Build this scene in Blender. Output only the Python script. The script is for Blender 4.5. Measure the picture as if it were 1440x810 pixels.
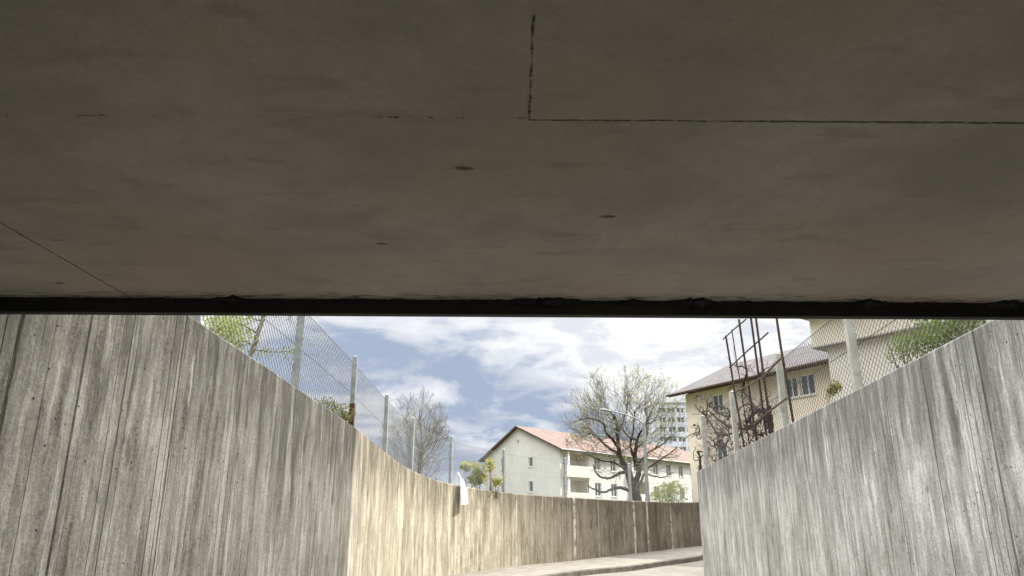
import bpy, math, random
from mathutils import Vector, Matrix, noise as mnoise
R = math.radians
rnd = random.Random(7)
S = bpy.context.scene
for o in list(bpy.data.objects): bpy.data.objects.remove(o)
COL = S.collection

# ------------------------------------------------------------------ camera
# The origin is the photographer's eye, 1.6 m above the road inside the underpass.
cd = bpy.data.cameras.new('camera'); cam = bpy.data.objects.new('camera', cd); COL.objects.link(cam)
cd.sensor_width = 36; cd.lens = 1035/1440*36; cd.clip_start = 0.05; cd.clip_end = 6000
cam.rotation_euler = (R(90+17.3), 0, 0); S.camera = cam
# ------------------------------------------------------------------ light
SUN_AZ, SUN_EL = 17.0, 46.0            # azimuth from +X towards +Y
sd = bpy.data.lights.new('sun', 'SUN'); sd.energy = 2.0; sd.angle = R(.5); sd.color = (1, .96, .90)
sun = bpy.data.objects.new('sun', sd); COL.objects.link(sun)
sv = Vector((math.cos(R(SUN_EL))*math.cos(R(SUN_AZ)), math.cos(R(SUN_EL))*math.sin(R(SUN_AZ)), math.sin(R(SUN_EL))))
sun.rotation_euler = sv.to_track_quat('Z', 'Y').to_euler(); sun.location = (40, 10, 40)
S.view_settings.view_transform = 'Standard'; S.view_settings.look = 'None'
S.view_settings.gamma = 1; S.view_settings.exposure = 1.88
S.cycles.max_bounces = 6; S.cycles.diffuse_bounces = 4; S.cycles.glossy_bounces = 2; S.cycles.caustics_reflective = False; S.cycles.caustics_refractive = False
S.view_settings.use_curve_mapping = False

# ------------------------------------------------------------------ node helper
class NT:
    def __init__(s, nt): s.nt = nt; nt.nodes.clear()
    def n(s, kind, ins=None, **kw):
        nd = s.nt.nodes.new(kind)
        for k, v in kw.items(): setattr(nd, k, v)
        for k, v in (ins or {}).items(): s.put(nd.inputs[k], v)
        return nd
    def put(s, sock, v):
        if isinstance(v, bpy.types.NodeSocket): s.nt.links.new(v, sock)
        elif isinstance(v, bpy.types.Node): s.nt.links.new(v.outputs[0], sock)
        else:
            if sock.type == 'RGBA' and len(v) == 3: v = (*v, 1)
            sock.default_value = v
    def m(s, op, a, b=0.0, c=0.0, clamp=False):
        return s.n('ShaderNodeMath', {0: a, 1: b, 2: c}, operation=op, use_clamp=clamp).outputs[0]
    def mix(s, f, a, b, mode='MIX'):
        nd = s.nt.nodes.new('ShaderNodeMix'); nd.data_type = 'RGBA'; nd.blend_type = mode
        s.put(nd.inputs[0], f); s.put(nd.inputs[6], a); s.put(nd.inputs[7], b); return nd.outputs[2]
    def ramp(s, f, lo, hi, a=0.0, b=1.0):
        return s.n('ShaderNodeMapRange', {0: f, 1: lo, 2: hi, 3: a, 4: b}, interpolation_type='SMOOTHSTEP').outputs[0]
    def noise(s, vec, scale, detail=3, rough=.55, dim='3D'):
        return s.n('ShaderNodeTexNoise', {'Vector': vec, 'Scale': scale, 'Detail': detail, 'Roughness': rough}, noise_dimensions=dim).outputs[0]
    def xyz(s, x, y, z=0.0): return s.n('ShaderNodeCombineXYZ', {0: x, 1: y, 2: z}).outputs[0]
    def scl(s, v, sc): return s.n('ShaderNodeVectorMath', {0: v, 1: sc}, operation='MULTIPLY').outputs[0]

# ------------------------------------------------------------------ sky
W = bpy.data.worlds.new('World'); S.world = W; W.use_nodes = True
t = NT(W.node_tree)
sky = t.n('ShaderNodeTexSky', sky_type='NISHITA', sun_disc=False, sun_elevation=R(SUN_EL), sun_rotation=R(90-SUN_AZ), altitude=400)
tc = t.n('ShaderNodeTexCoord'); d = tc.outputs['Generated']
sx = t.n('ShaderNodeSeparateXYZ', {0: d}); X, Y, Z = sx.outputs
zz = t.m('ADD', t.m('MAXIMUM', Z, 0.0), .30)
pv = t.xyz(t.m('DIVIDE', X, zz), t.m('DIVIDE', Y, zz), 3.7)
warp = t.n('ShaderNodeTexNoise', {'Vector': pv, 'Scale': 1.3, 'Detail': 2.0}).outputs[1]
pw = t.n('ShaderNodeVectorMath', {0: pv, 1: t.scl(warp, (.5, .5, 0))}, operation='ADD').outputs[0]
n1 = t.noise(pw, 2.1, 6, .55)
n2 = t.noise(t.scl(pw, (1.0, 1.5, 1)), 4.6, 5, .6)
# the dark bank of cloud low on the left, brighter cloud tops above and to the right
az = t.m('DIVIDE', X, t.m('MAXIMUM', Y, .05))
bank = t.m('MULTIPLY', t.ramp(az, -.02, .20, 1, 0), t.ramp(Z, .245, .185, 0, 1))
cov = t.m('ADD', t.m('ADD', n1, t.m('MULTIPLY', n2, .40)), t.m('MULTIPLY', bank, -.27))
white = t.ramp(cov, .45, .66)
cloud = t.mix(white, (1.10, 1.32, 1.76), (2.85, 2.87, 2.90))
cloud = t.mix(t.m('MULTIPLY', t.ramp(n2, .46, .62), .6), cloud, (1.70, 1.82, 2.08))
gain = t.ramp(Z, .32, .8, 1.0, 5.3)
cloud = t.n('ShaderNodeVectorMath', {0: cloud, 3: gain}, operation='SCALE').outputs[0]
gap = t.m('MULTIPLY', t.ramp(t.noise(pw, 1.5, 3, .5), .60, .74, 0, .5), t.ramp(Z, .25, .5))
col = t.mix(gap, cloud, sky.outputs[0])
bg = t.n('ShaderNodeBackground', {'Color': col, 'Strength': .1})
t.n('ShaderNodeOutputWorld', {0: bg})

# ------------------------------------------------------------------ materials
def mat(name): 
    m = bpy.data.materials.new(name); m.use_nodes = True; return m, NT(m.node_tree)
def out(t, color, rough=.85, bump=None, bdist=.01, bstr=1.0, metal=0.0, spec=.3, extra=None):
    ins = {'Base Color': color, 'Roughness': rough, 'Metallic': metal, 'Specular IOR Level': spec}
    if bump is not None:
        ins['Normal'] = t.n('ShaderNodeBump', {'Height': bump, 'Distance': bdist, 'Strength': bstr}).outputs[0]
    p = t.n('ShaderNodeBsdfPrincipled', ins)
    t.n('ShaderNodeOutputMaterial', {0: p})
    return p
def simple(name, c1, c2=None, scale=4.0, rough=.8, metal=0.0, bump=0.0, stretch=(1, 1, 1), spec=.3):
    m, t = mat(name); c2 = c2 or tuple(x*.75 for x in c1)
    co = t.scl(t.n('ShaderNodeTexCoord').outputs['Object'], stretch)
    f = t.noise(co, scale, 5, .6)
    c = t.mix(t.ramp(f, .32, .68), c1, c2)
    out(t, c, rough, f if bump else None, bump or .01, .6, metal, spec); return m

def board_concrete(name, top, joints, lime, c_light, c_mid, c_dark, dirt_shade=None, seed=0.0, board=.105, sunlit_tint=None):
    """Board-marked concrete; UV is (metres along the wall, height)."""
    m, t = mat(name)
    uv = t.n('ShaderNodeTexCoord').outputs['UV']
    s = t.n('ShaderNodeSeparateXYZ', {0: uv}); u, v = s.outputs[0], s.outputs[1]
    wob = t.m('MULTIPLY', t.m('SUBTRACT', t.noise(t.xyz(t.m('MULTIPLY', u, 1.2), t.m('MULTIPLY', v, .9), seed), 1.0, 3), .5), .05)
    wob2 = t.m('MULTIPLY', t.m('SUBTRACT', t.noise(t.xyz(t.m('MULTIPLY', u, 7.0), t.m('MULTIPLY', v, 5.5), seed+60), 1.0, 2), .5), .055)
    uw = t.m('ADD', t.m('ADD', u, wob), wob2); ub = t.m('ADD', u, t.m('MULTIPLY', wob, .3))
    b = t.m('ADD', t.m('DIVIDE', ub, board), 311.37+seed)
    bid = t.m('FLOOR', b); fr = t.m('FRACT', b)
    wn = t.n('ShaderNodeTexWhiteNoise', {'W': bid}, noise_dimensions='1D').outputs[0]
    wn2 = t.n('ShaderNodeTexWhiteNoise', {'W': t.m('ADD', bid, 77.7)}, noise_dimensions='1D').outputs[0]
    edge = t.m('MINIMUM', fr, t.m('SUBTRACT', 1.0, fr))
    groove = t.m('MULTIPLY', t.ramp(edge, .0, .07, 1, 0), t.ramp(wn2, .55, .9))
    st1 = t.noise(t.xyz(t.m('MULTIPLY', uw, 11), t.m('MULTIPLY', v, 1.1), seed), 1.0, 4, .65)
    st2 = t.noise(t.xyz(t.m('MULTIPLY', uw, 3.4), t.m('MULTIPLY', v, .6), seed+5), 1.0, 4, .65)
    st3 = t.noise(t.xyz(t.m('MULTIPLY', uw, 34), t.m('MULTIPLY', v, 4.5), seed+9), 1.0, 3, .65)
    bl = t.noise(t.xyz(u, v, seed+2), 1.6, 6, .65)
    fine = t.noise(t.xyz(u, v, seed+3), 42, 3, .8)
    tone = t.m('ADD', t.m('MULTIPLY', st1, .46), t.m('MULTIPLY', st2, .42))
    tone = t.m('ADD', tone, t.m('MULTIPLY', wn, .07))
    tone = t.m('ADD', tone, t.m('MULTIPLY', bl, .35))
    tone = t.m('ADD', tone, t.m('MULTIPLY', st3, .26))
    tone = t.m('ADD', tone, t.m('MULTIPLY', fine, .46))     # centre about 1.0
    c = t.mix(t.ramp(tone, .80, 1.0), c_dark, c_mid)
    c = t.mix(t.ramp(tone, .98, 1.18), c, c_light)
    # long dark run-off streaks and pale lime runs
    run = t.m('MULTIPLY', t.ramp(t.noise(t.xyz(t.m('MULTIPLY', uw, 6.3), t.m('MULTIPLY', v, .45), seed+21), 1.0, 3), .57, .72), .6)
    run = t.m('MULTIPLY', run, t.ramp(bl, .35, .6))
    c = t.mix(run, c, tuple(x*.42 for x in c_dark))
    dz = t.m('SUBTRACT', t.m('SUBTRACT', top, t.m('MULTIPLY', u, .042)), v)
    dl = t.m('MULTIPLY', t.noise(t.xyz(t.m('MULTIPLY', uw, 5.1), t.m('MULTIPLY', v, .15), seed+71), 1.0, 3, .7), 3.0)
    drip = t.m('MULTIPLY', t.ramp(t.m('SUBTRACT', dz, dl), -1.15, -.45, 1, 0), t.ramp(st1, .36, .56))
    c = t.mix(t.m('MULTIPLY', drip, .72), c, tuple(x*.62 for x in c_dark))
    blot = t.m('MULTIPLY', t.ramp(t.noise(t.xyz(t.m('MULTIPLY', uw, 5.5), t.m('MULTIPLY', v, 1.5), seed+91), 1.0, 4, .7), .60, .68), .55)
    c = t.mix(blot, c, tuple(x*.7 for x in c_dark))
    pale = t.m('MULTIPLY', t.ramp(t.noise(t.xyz(t.m('MULTIPLY', uw, 8.1), t.m('MULTIPLY', v, .55), seed+41), 1.0, 3), .58, .72), .6)
    pale = t.m('MULTIPLY', pale, t.ramp(st3, .35, .6))
    c = t.mix(pale, c, tuple(min(1, x*1.35) for x in c_light))
    if sunlit_tint:  # tint past the shadow edge, tones down the sunlit stretch by colour
        wf = t.ramp(u, sunlit_tint[0], sunlit_tint[1])
        c = t.mix(t.m('MULTIPLY', wf, .85), c, t.mix(1.0, c, sunlit_tint[2], 'MULTIPLY'))
    if dirt_shade:  # brown dirt, also paints in the darkness of the unlit far stretch
        for (u0, u1, amt, colr) in dirt_shade:
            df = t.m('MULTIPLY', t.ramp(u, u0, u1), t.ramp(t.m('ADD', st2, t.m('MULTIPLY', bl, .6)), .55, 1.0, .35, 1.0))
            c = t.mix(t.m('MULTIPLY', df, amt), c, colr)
    jsum = groove
    for jp, wd in joints:
        dd = t.m('ABSOLUTE', t.m('SUBTRACT', t.m('ADD', u, t.m('ADD', t.m('MULTIPLY', wob, .5), t.m('MULTIPLY', wob2, .16))), jp))
        jsum = t.m('MAXIMUM', jsum, t.m('MULTIPLY', t.ramp(dd, wd*.15, wd*.62, 1, 0), t.ramp(st3, .30, .55, .35, 1.0)))
    c = t.mix(t.m('MULTIPLY', jsum, t.ramp(fine, .3, .6, .45, .95)), c, tuple(x*.22 for x in c_dark))
    for lp, wd, amt in lime:
        dd = t.m('ABSOLUTE', t.m('SUBTRACT', t.m('ADD', u, wob), lp))
        lf = t.m('MULTIPLY', t.ramp(dd, 0.0, wd, 1, 0), t.ramp(t.noise(t.xyz(u, v, lp), 5.0, 3), .32, .58, .1, 1))
        c = t.mix(t.m('MULTIPLY', lf, amt), c, (.55, .53, .47))
    # pores
    vo = t.n('ShaderNodeTexVoronoi', {'Vector': t.xyz(u, v, seed), 'Scale': 11.0, 'Randomness': 1.0})
    wv = t.n('ShaderNodeSeparateXYZ', {0: vo.outputs['Color']}).outputs[0]
    pore = t.m('MULTIPLY', t.ramp(vo.outputs['Distance'], .06, .135, 1, 0), t.ramp(wv, .50, .58))
    c = t.mix(t.m('MULTIPLY', pore, .8), c, tuple(x*.2 for x in c_dark))
    h = t.m('ADD', t.m('MULTIPLY', wn, .35), t.m('MULTIPLY', st3, .5))
    h = t.m('ADD', h, t.m('MULTIPLY', fine, .45))
    h = t.m('SUBTRACT', h, t.m('MULTIPLY', jsum, 1.4)); h = t.m('SUBTRACT', h, t.m('MULTIPLY', pore, .9))
    out(t, c, .9, h, .012, .9, spec=.2); return m

M = {}
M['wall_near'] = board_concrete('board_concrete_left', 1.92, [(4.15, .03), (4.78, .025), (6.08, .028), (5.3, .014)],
    [(22.9, .05, .6), (25.45, .08, .85), (27.75, .05, .8), (28.25, .06, .7), (29.1, .045, .75), (24.1, .03, .3), (26.4, .03, .4)],
    (.66, .635, .555), (.385, .362, .305), (.15, .138, .108), dirt_shade=[(20.5, 27.0, .93, (.072, .056, .038))], seed=1.3,
    sunlit_tint=(11.2, 13.2, (.76, .70, .60)))
M['wall_right'] = board_concrete('board_concrete_right', 1.93, [(6.6, .02), (7.6, .022), (8.5, .016), (10.6, .014)], [],
    (.62, .61, .565), (.35, .34, .305), (.16, .152, .13), seed=8.8, board=.11)

def soffit_mat():
    m, t = mat('soffit_concrete')
    co = t.n('ShaderNodeTexCoord').outputs['Object']; s = t.n('ShaderNodeSeparateXYZ', {0: co}); x, y, z = s.outputs
    f = t.noise(co, 1.5, 6, .65); g = t.noise(t.scl(co, (1.0, 3.0, 1)), 2.3, 5, .6); fn = t.noise(co, 60, 4, .7)
    warm = t.noise(co, .75, 3, .5)
    c = t.mix(t.ramp(f, .3, .7), (.46, .45, .395), (.68, .66, .59))
    c = t.mix(t.m('MULTIPLY', t.ramp(warm, .45, .62), .55), c, (.53, .43, .34))
    c = t.mix(t.m('MULTIPLY', t.ramp(g, .54, .72), .5), c, (.33, .31, .25))
    c = t.mix(t.ramp(fn, .25, .75, 0, .25), c, (.30, .28, .235))
    brk = t.noise(co, 34, 4, .75); brk2 = t.noise(co, 5, 4, .7); wob = t.m('MULTIPLY', t.m('SUBTRACT', t.noise(co, 9, 5, .65), .5), .016)
    def line(coord, pos, w, lo, hi, other=None, a=None, b=None):
        dd = t.m('ABSOLUTE', t.m('SUBTRACT', t.m('ADD', coord, wob), pos))
        l = t.m('MULTIPLY', t.ramp(dd, w*.3, w, 1, 0), t.ramp(brk, lo, hi))
        if other is not None:
            l = t.m('MULTIPLY', l, t.m('MULTIPLY', t.m('GREATER_THAN', other, a), t.m('LESS_THAN', other, b)))
        return l
    ysl = t.m('SUBTRACT', y, t.m('MULTIPLY', x, .012))
    ls = [line(ysl, 1.965, .0060, .36, .58, x, .05, .75), line(ysl, 1.965, .0075, .22, .5, x, .75, 2.4),
          line(x, .052, .0052, .40, .60, y, 1.46, 1.97), line(x, -2.08, .0055, .3, .5), t.m('MULTIPLY', line(ysl, 1.955, .008, .46, .58, x, -2.1, .05), t.ramp(brk2, .52, .60))]
    L = ls[0]
    for q in ls[1:]: L = t.m('MAXIMUM', L, q)
    c = t.mix(t.m('MULTIPLY', L, .85), c, (.045, .04, .03))
    pl = t.m('MULTIPLY', line(x, 2.14, .035, .2, .6), .3); c = t.mix(pl, c, (.5, .47, .40))
    pl2 = line(ysl, 1.945, .008, .35, .5, x, -2.1, .05); c = t.mix(t.m('MULTIPLY', pl2, .4), c, (.5, .47, .42))
    # scattered dark nicks and scuffs
    vo = t.n('ShaderNodeTexVoronoi', {'Vector': t.scl(co, (1.0, 2.6, 1)), 'Scale': 2.2, 'Randomness': 1.0})
    wv = t.n('ShaderNodeSeparateXYZ', {0: vo.outputs['Color']}).outputs[0]
    nick = t.m('MULTIPLY', t.ramp(t.m('ADD', vo.outputs['Distance'], t.m('MULTIPLY', t.m('SUBTRACT', brk2, .5), .30)), .03, .075, 1, 0), t.m('GREATER_THAN', wv, .60))
    c = t.mix(t.m('MULTIPLY', nick, .75), c, (.06, .055, .04))
    # chipped and stained band along the outer edge
    chip = t.m('MULTIPLY', t.ramp(t.m('SUBTRACT', y, t.m('MULTIPLY', x, .0215)), 3.70, 3.89), t.ramp(t.noise(t.scl(co, (2.2, 11, 1)), 3.0, 5, .7), .53, .58))
    c = t.mix(t.m('MULTIPLY', chip, .8), c, (.05, .046, .036))
    h = t.m('ADD', t.m('MULTIPLY', fn, .5), t.m('MULTIPLY', g, .7)); h = t.m('SUBTRACT', h, t.m('MULTIPLY', t.m('MAXIMUM', L, nick), 1.2))
    h = t.m('SUBTRACT', h, chip)
    out(t, c, .9, h, .008, .8, spec=.2); return m
M['soffit'] = soffit_mat()
M['rubber'] = simple('black_bitumen_strip', (.009, .009, .009), (.040, .034, .018), .35, .7, bump=.004)
M['mastic'] = simple('black_mastic', (.008, .008, .008), (.016, .015, .012), 9, .6, bump=.006)
M['road'] = simple('pale_road_surface', (.185, .168, .138), (.145, .13, .106), 2.2, .9, bump=.004)
M['pave'] = simple('concrete_pavement', (.215, .195, .16), (.16, .145, .118), 3.5, .9, bump=.004)
M['kerb'] = simple('concrete_kerb', (.14, .124, .10), (.075, .066, .05), 5, .9, bump=.006)  # darkened colour stands for the shade on the kerb's unlit face
M['earth'] = simple('grassy_earth', (.075, .085, .03), (.11, .09, .05), .8, .95, bump=.02)
M['post'] = simple('weathered_grey_paint', (.30, .32, .31), (.20, .215, .205), 9, .6, .1, .002)
M['post_pale'] = simple('pale_concrete_post', (.47, .46, .40), (.34, .335, .29), 9, .8, 0, .003)
M['rust_red'] = simple('red_rust', (.105, .036, .024), (.055, .026, .02), 22, .85, 0, .004)
M['wire'] = simple('galvanised_wire', (.36, .36, .35), (.22, .22, .21), 20, .5, .5)
M['wire_dark'] = simple('weathered_wire', (.09, .087, .08), (.05, .048, .045), 20, .6, .4)
M['rust'] = simple('dark_rusted_steel', (.045, .028, .021), (.075, .042, .028), 12, .85, .1, .004)
M['rust_brown'] = simple('brown_weathered_lath', (.16, .12, .085), (.09, .065, .045), 10, .85, 0, .003)
M['bark'] = simple('dark_bark', (.034, .028, .022), (.062, .052, .04), 6, .95, 0, .02, (1, 1, .3))
M['bark_vine'] = simple('blackish_vine_bark', (.032, .025, .02), (.06, .048, .036), 12, .95, 0, .01)
M['twig'] = simple('grey_brown_twigs', (.20, .18, .14), (.13, .115, .09), 3, .9)
M['twig_dark'] = simple('dark_twigs', (.17, .155, .125), (.11, .10, .08), 3, .9)
M['white_sheet'] = simple('white_plastic', (.80, .80, .78), (.70, .70, .68), 6, .45, 0, .004)
M['stucco_pale'] = simple('pale_stucco', (.58, .575, .53), (.52, .51, .47), .5, .95, 0, .003)
M['stucco_beige'] = simple('peach_beige_stucco', (.76, .67, .54), (.69, .60, .475), .5, .95, 0, .003)
M['stucco_white'] = simple('offwhite_stucco', (.62, .59, .51), (.55, .52, .45), .5, .95, 0, .003)
M['stucco_cream'] = simple('cream_stucco', (.66, .61, .50), (.58, .535, .435), .5, .95, 0, .003)
M['tower'] = simple('grey_white_panels', (.60, .63, .69), (.53, .56, .62), .3, .9)
M['frame_white'] = simple('white_window_frame', (.72, .72, .70), (.65, .65, .63), 4, .5)
M['wood'] = simple('brown_eaves_board', (.10, .07, .05), (.065, .045, .033), 4, .8)
M['plinth'] = simple('grey_render', (.34, .33, .30), (.28, .27, .25), .8, .9)
M['metal'] = simple('lamp_metal', (.30, .32, .32), (.22, .23, .23), 5, .5, .4)
def glass(name, c):
    m, t = mat(name)
    f = t.noise(t.n('ShaderNodeTexCoord').outputs['Object'], 1.3, 3)
    out(t, t.mix(t.ramp(f, .35, .65), c, tuple(x*.45 for x in c)), .08, spec=.6); return m
M['glass'] = glass('window_glass', (.06, .07, .08))
M['glass_blue'] = glass('bluish_window_glass', (.14, .16, .175))
def leaf(name, c1, c2, tr=.35):
    m, t = mat(name)
    co = t.n('ShaderNodeTexCoord').outputs['Object']
    f = t.n('ShaderNodeTexWhiteNoise', {'Vector': t.n('ShaderNodeVectorMath', {0: t.scl(co, (9, 9, 9))}, operation='FLOOR').outputs[0]}).outputs[0]
    c = t.mix(f, c1, c2)
    a = t.n('ShaderNodeBsdfPrincipled', {'Base Color': c, 'Roughness': .55, 'Specular IOR Level': .3})
    b = t.n('ShaderNodeBsdfTranslucent', {'Color': t.mix(.5, c, tuple(min(1, x*2.2) for x in c1))})
    t.n('ShaderNodeOutputMaterial', {0: t.n('ShaderNodeMixShader', {0: tr, 1: a.outputs[0], 2: b.outputs[0]})}); return m
M['leaf_light'] = leaf('fresh_spring_leaves', (.27, .30, .09), (.14, .18, .05), .4)
M['leaf_green'] = leaf('dark_green_leaves', (.12, .17, .035), (.24, .28, .08))
M['leaf_ivy'] = leaf('ivy_leaves', (.15, .17, .045), (.28, .25, .07))
M['leaf_yellow'] = leaf('yellow_green_leaves', (.34, .32, .06), (.08, .11, .03), .4)
M['bud'] = leaf('pale_buds', (.34, .36, .15), (.22, .24, .10), .5)
def tiles(name, c1, c2):
    m, t = mat(name)
    uv = t.n('ShaderNodeTexCoord').outputs['UV']; s = t.n('ShaderNodeSeparateXYZ', {0: uv}); u, v = s.outputs[0], s.outputs[1]
    br = t.n('ShaderNodeTexBrick', {'Vector': uv, 'Color1': c1, 'Color2': c2, 'Mortar': tuple(x*.45 for x in c2), 'Scale': 1.0, 'Mortar Size': .02,
             'Brick Width': .26, 'Row Height': .34})
    f = t.noise(uv, .9, 5, .6); c = t.mix(t.ramp(f, .35, .7, 0, .5), br.outputs[0], tuple(x*.6 for x in c2))
    h = t.m('ADD', t.m('SINE', t.m('MULTIPLY', u, 24.0)), t.m('MULTIPLY', t.m('FRACT', t.m('DIVIDE', v, .34)), -1.2))
    out(t, c, .85, h, .03, .8); return m
M['tile_red'] = tiles('terracotta_tiles', (.25, .165, .13), (.185, .13, .108))
M['tile_grey'] = tiles('grey_brown_tiles', (.155, .14, .135), (.115, .10, .10))

# ------------------------------------------------------------------ mesh helper
class MB:
    def __init__(s): s.v = []; s.f = []; s.uv = []; s.mi = []
    def face(s, pts, uv=None, mi=0):
        i = len(s.v); s.v += [tuple(p) for p in pts]; s.f.append(tuple(range(i, i+len(pts)))); s.uv.append(uv); s.mi.append(mi)
    def box(s, c0, c1, rot=None, org=None):
        (x0, y0, z0), (x1, y1, z1) = c0, c1
        P = [Vector(p) for p in ((x0,y0,z0),(x1,y0,z0),(x1,y1,z0),(x0,y1,z0),(x0,y0,z1),(x1,y0,z1),(x1,y1,z1),(x0,y1,z1))]
        if rot is not None: P = [rot @ p for p in P]
        if org is not None: P = [p + Vector(org) for p in P]
        i = len(s.v); s.v += [tuple(p) for p in P]
        for q in ((0,3,2,1),(4,5,6,7),(0,1,5,4),(1,2,6,5),(2,3,7,6),(3,0,4,7)):
            s.f.append(tuple(i+k for k in q)); s.uv.append(None); s.mi.append(0)
    def tube(s, pts, r, n=6, cap=True):
        pts = [Vector(p) for p in pts]; rr = r if isinstance(r, (list, tuple)) else [r]*len(pts)
        base = len(s.v); ref = None
        for k, p in enumerate(pts):
            dd = (pts[min(k+1, len(pts)-1)] - pts[max(k-1, 0)])
            if dd.length < 1e-9: dd = Vector((0, 0, 1))
            dd.normalize()
            if ref is None: ref = dd.orthogonal().normalized()
            ref = (ref - dd*ref.dot(dd))
            ref = ref.normalized() if ref.length > 1e-6 else dd.orthogonal().normalized()
            b2 = dd.cross(ref)
            for j in range(n):
                a = 2*math.pi*j/n; s.v.append(tuple(p + (ref*math.cos(a) + b2*math.sin(a))*rr[k]))
        for k in range(len(pts)-1):
            for j in range(n):
                a = base+k*n+j; b = base+k*n+(j+1) % n
                s.f.append((a, b, b+n, a+n)); s.uv.append(None); s.mi.append(0)
        if cap:
            s.f.append(tuple(base+j for j in reversed(range(n)))); s.uv.append(None); s.mi.append(0)
            e = base+(len(pts)-1)*n; s.f.append(tuple(e+j for j in range(n))); s.uv.append(None); s.mi.append(0)
    def leaf(s, p, size, rg=rnd, asp=.55):
        a = Vector((rg.gauss(0,1), rg.gauss(0,1), rg.gauss(0,.7))).normalized(); b = a.orthogonal().normalized()
        b = (Matrix.Rotation(rg.uniform(0, 6.28), 3, a) @ b)*asp
        nrm = a.cross(b)*.12
        P = Vector(p)
        s.face([P, P+a*size*.45+b*size*.5+nrm*size, P+a*size, P+a*size*.45-b*size*.5+nrm*size])
    def knob(s, c, r, rg=rnd):
        c = Vector(c); n, m = 7, 5; base = len(s.v)
        for i in range(m+1):
            th = math.pi*i/m
            for j in range(n):
                ph = 2*math.pi*j/n; q = r*rg.uniform(.75, 1.2)
                s.v.append(tuple(c + Vector((math.sin(th)*math.cos(ph), math.sin(th)*math.sin(ph), math.cos(th)))*q))
        for i in range(m):
            for j in range(n):
                a = base+i*n+j; b = base+i*n+(j+1) % n
                s.f.append((a, a+n, b+n, b)); s.uv.append(None); s.mi.append(0)
    def build(s, name, m, parent=None, local=False, smooth=False):
        me = bpy.data.meshes.new(name)
        vs = s.v
        if parent is not None and not local:
            inv = parent.matrix_basis.inverted(); vs = [tuple(inv @ Vector(p)) for p in vs]
        me.from_pydata(vs, [], s.f); 
        for mm in (m if isinstance(m, (list, tuple)) else [m]): me.materials.append(mm)
        if any(u is not None for u in s.uv):
            lay = me.uv_layers.new(name='UVMap'); k = 0
            for f, u in zip(s.f, s.uv):
                for j in range(len(f)):
                    if u is not None: lay.data[k].uv = u[j]
                    k += 1
        for p, mi in zip(me.polygons, s.mi): p.material_index = mi; p.use_smooth = smooth
        me.update()
        o = bpy.data.objects.new(name, me); COL.objects.link(o)
        if parent is not None: o.parent = parent
        return o
def tag(o, label=None, cat=None, group=None, kind=None):
    for k, v in (('label', label), ('category', cat), ('group', group), ('kind', kind)):
        if v: o[k] = v
    return o
def empty(name, loc, rz=0.0, **kw):
    o = bpy.data.objects.new(name, None); COL.objects.link(o); o.empty_display_size = .3
    o.location = loc; o.rotation_euler = (0, 0, rz)
    o.matrix_basis = Matrix.Translation(Vector(loc)) @ Matrix.Rotation(rz, 4, 'Z'); return tag(o, **kw)
CP, SP = math.cos(R(17.3)), math.sin(R(17.3))
def at(px, py, y=None, lat=None):
    """point seen at photo pixel (px,py): at depth y, or on the plane x = lat + .037*y"""
    a = (px-720)/1035; b = (405-py)/1035; r = Vector((a, CP-b*SP, SP+b*CP))
    k = y/r.y if y is not None else lat/(r.x-.037*r.y)
    return r*k

# ------------------------------------------------------------------ plan of the ramp
def catmull(P, step=.4):
    res = []
    for i in range(len(P)-1):
        p0 = Vector(P[max(i-1, 0)]); p1 = Vector(P[i]); p2 = Vector(P[i+1]); p3 = Vector(P[min(i+2, len(P)-1)])
        n = max(1, int((p2-p1).length/step))
        for k in range(n):
            q = k/n
            res.append(.5*((2*p1)+(p2-p0)*q+(2*p0-5*p1+4*p2-p3)*q*q+(3*p1-p0-3*p2+p3)*q**3))
    res.append(Vector(P[-1])); return res
# left wall: x, y, z of its top edge, z of the pavement at its foot
LK = [(-2.70, 8.0, 1.584, -1.45), (-2.55, 12.2, 1.395, -1.43), (-2.44, 14.9, 1.185, -1.42), (-2.20, 17.0, .99, -1.41), (-1.53, 19.6, .81, -1.392), (-.12, 22.0, .673, -1.324),
      (1.83, 24.0, .592, -1.275), (4.12, 25.2, .505, -1.10), (6.12, 25.75, .475, -.915), (9.2, 26.3, .47, -.70), (14, 26.7, .55, -.35), (30, 27.2, 1.0, .0), (60, 27.5, 1.5, .4), (300, 27.5, 1.5, .4)]
curve = catmull([Vector((a, b, c, d_)) for a, b, c, d_ in LK[:11]], .3) + [Vector(q) for q in LK[11:]]
def LN(y): return Vector((-3+.037*y, y, 1.92-.042*y if y > 3.95 else (1.15 if y > -3.1 else 1.9), -1.47+.0*y))
ly = [-60, -40, -20, -10, -7, -5, -3.12, -3.08] + [-2, 0, 1, 2, 3, 3.94] + [3.96+.4*i for i in range(10)]
LP = [LN(y) for y in ly] + curve
def RN(y): return Vector((4+.037*y, y, 1.93-.042*y if y > 4.06 else (1.15 if y > -3.1 else 1.9), 0))
ry = [-60, -40, -20, -10, -7, -5, -3.12, -3.08] + [-2, 0, 1, 2, 3, 4.05] + [4.07+.5*i for i in range(31)]
RP = [RN(y) for y in ry if y < 19.3] + [Vector((4.715, 19.25, 1.115, 0)), Vector((4.735, 19.42, 1.11, 0)), Vector((4.80, 19.53, 1.105, 0)), Vector((4.92, 19.58, 1.10, 0)),
      Vector((6, 19.62, 1.1, 0)), Vector((10, 19.7, 1.1, 0)), Vector((16, 19.8, 1.1, 0)), Vector((30, 20, 1.3, 0)), Vector((60, 20, 1.8, 0)), Vector((300, 20, 1.8, 0))]
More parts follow.
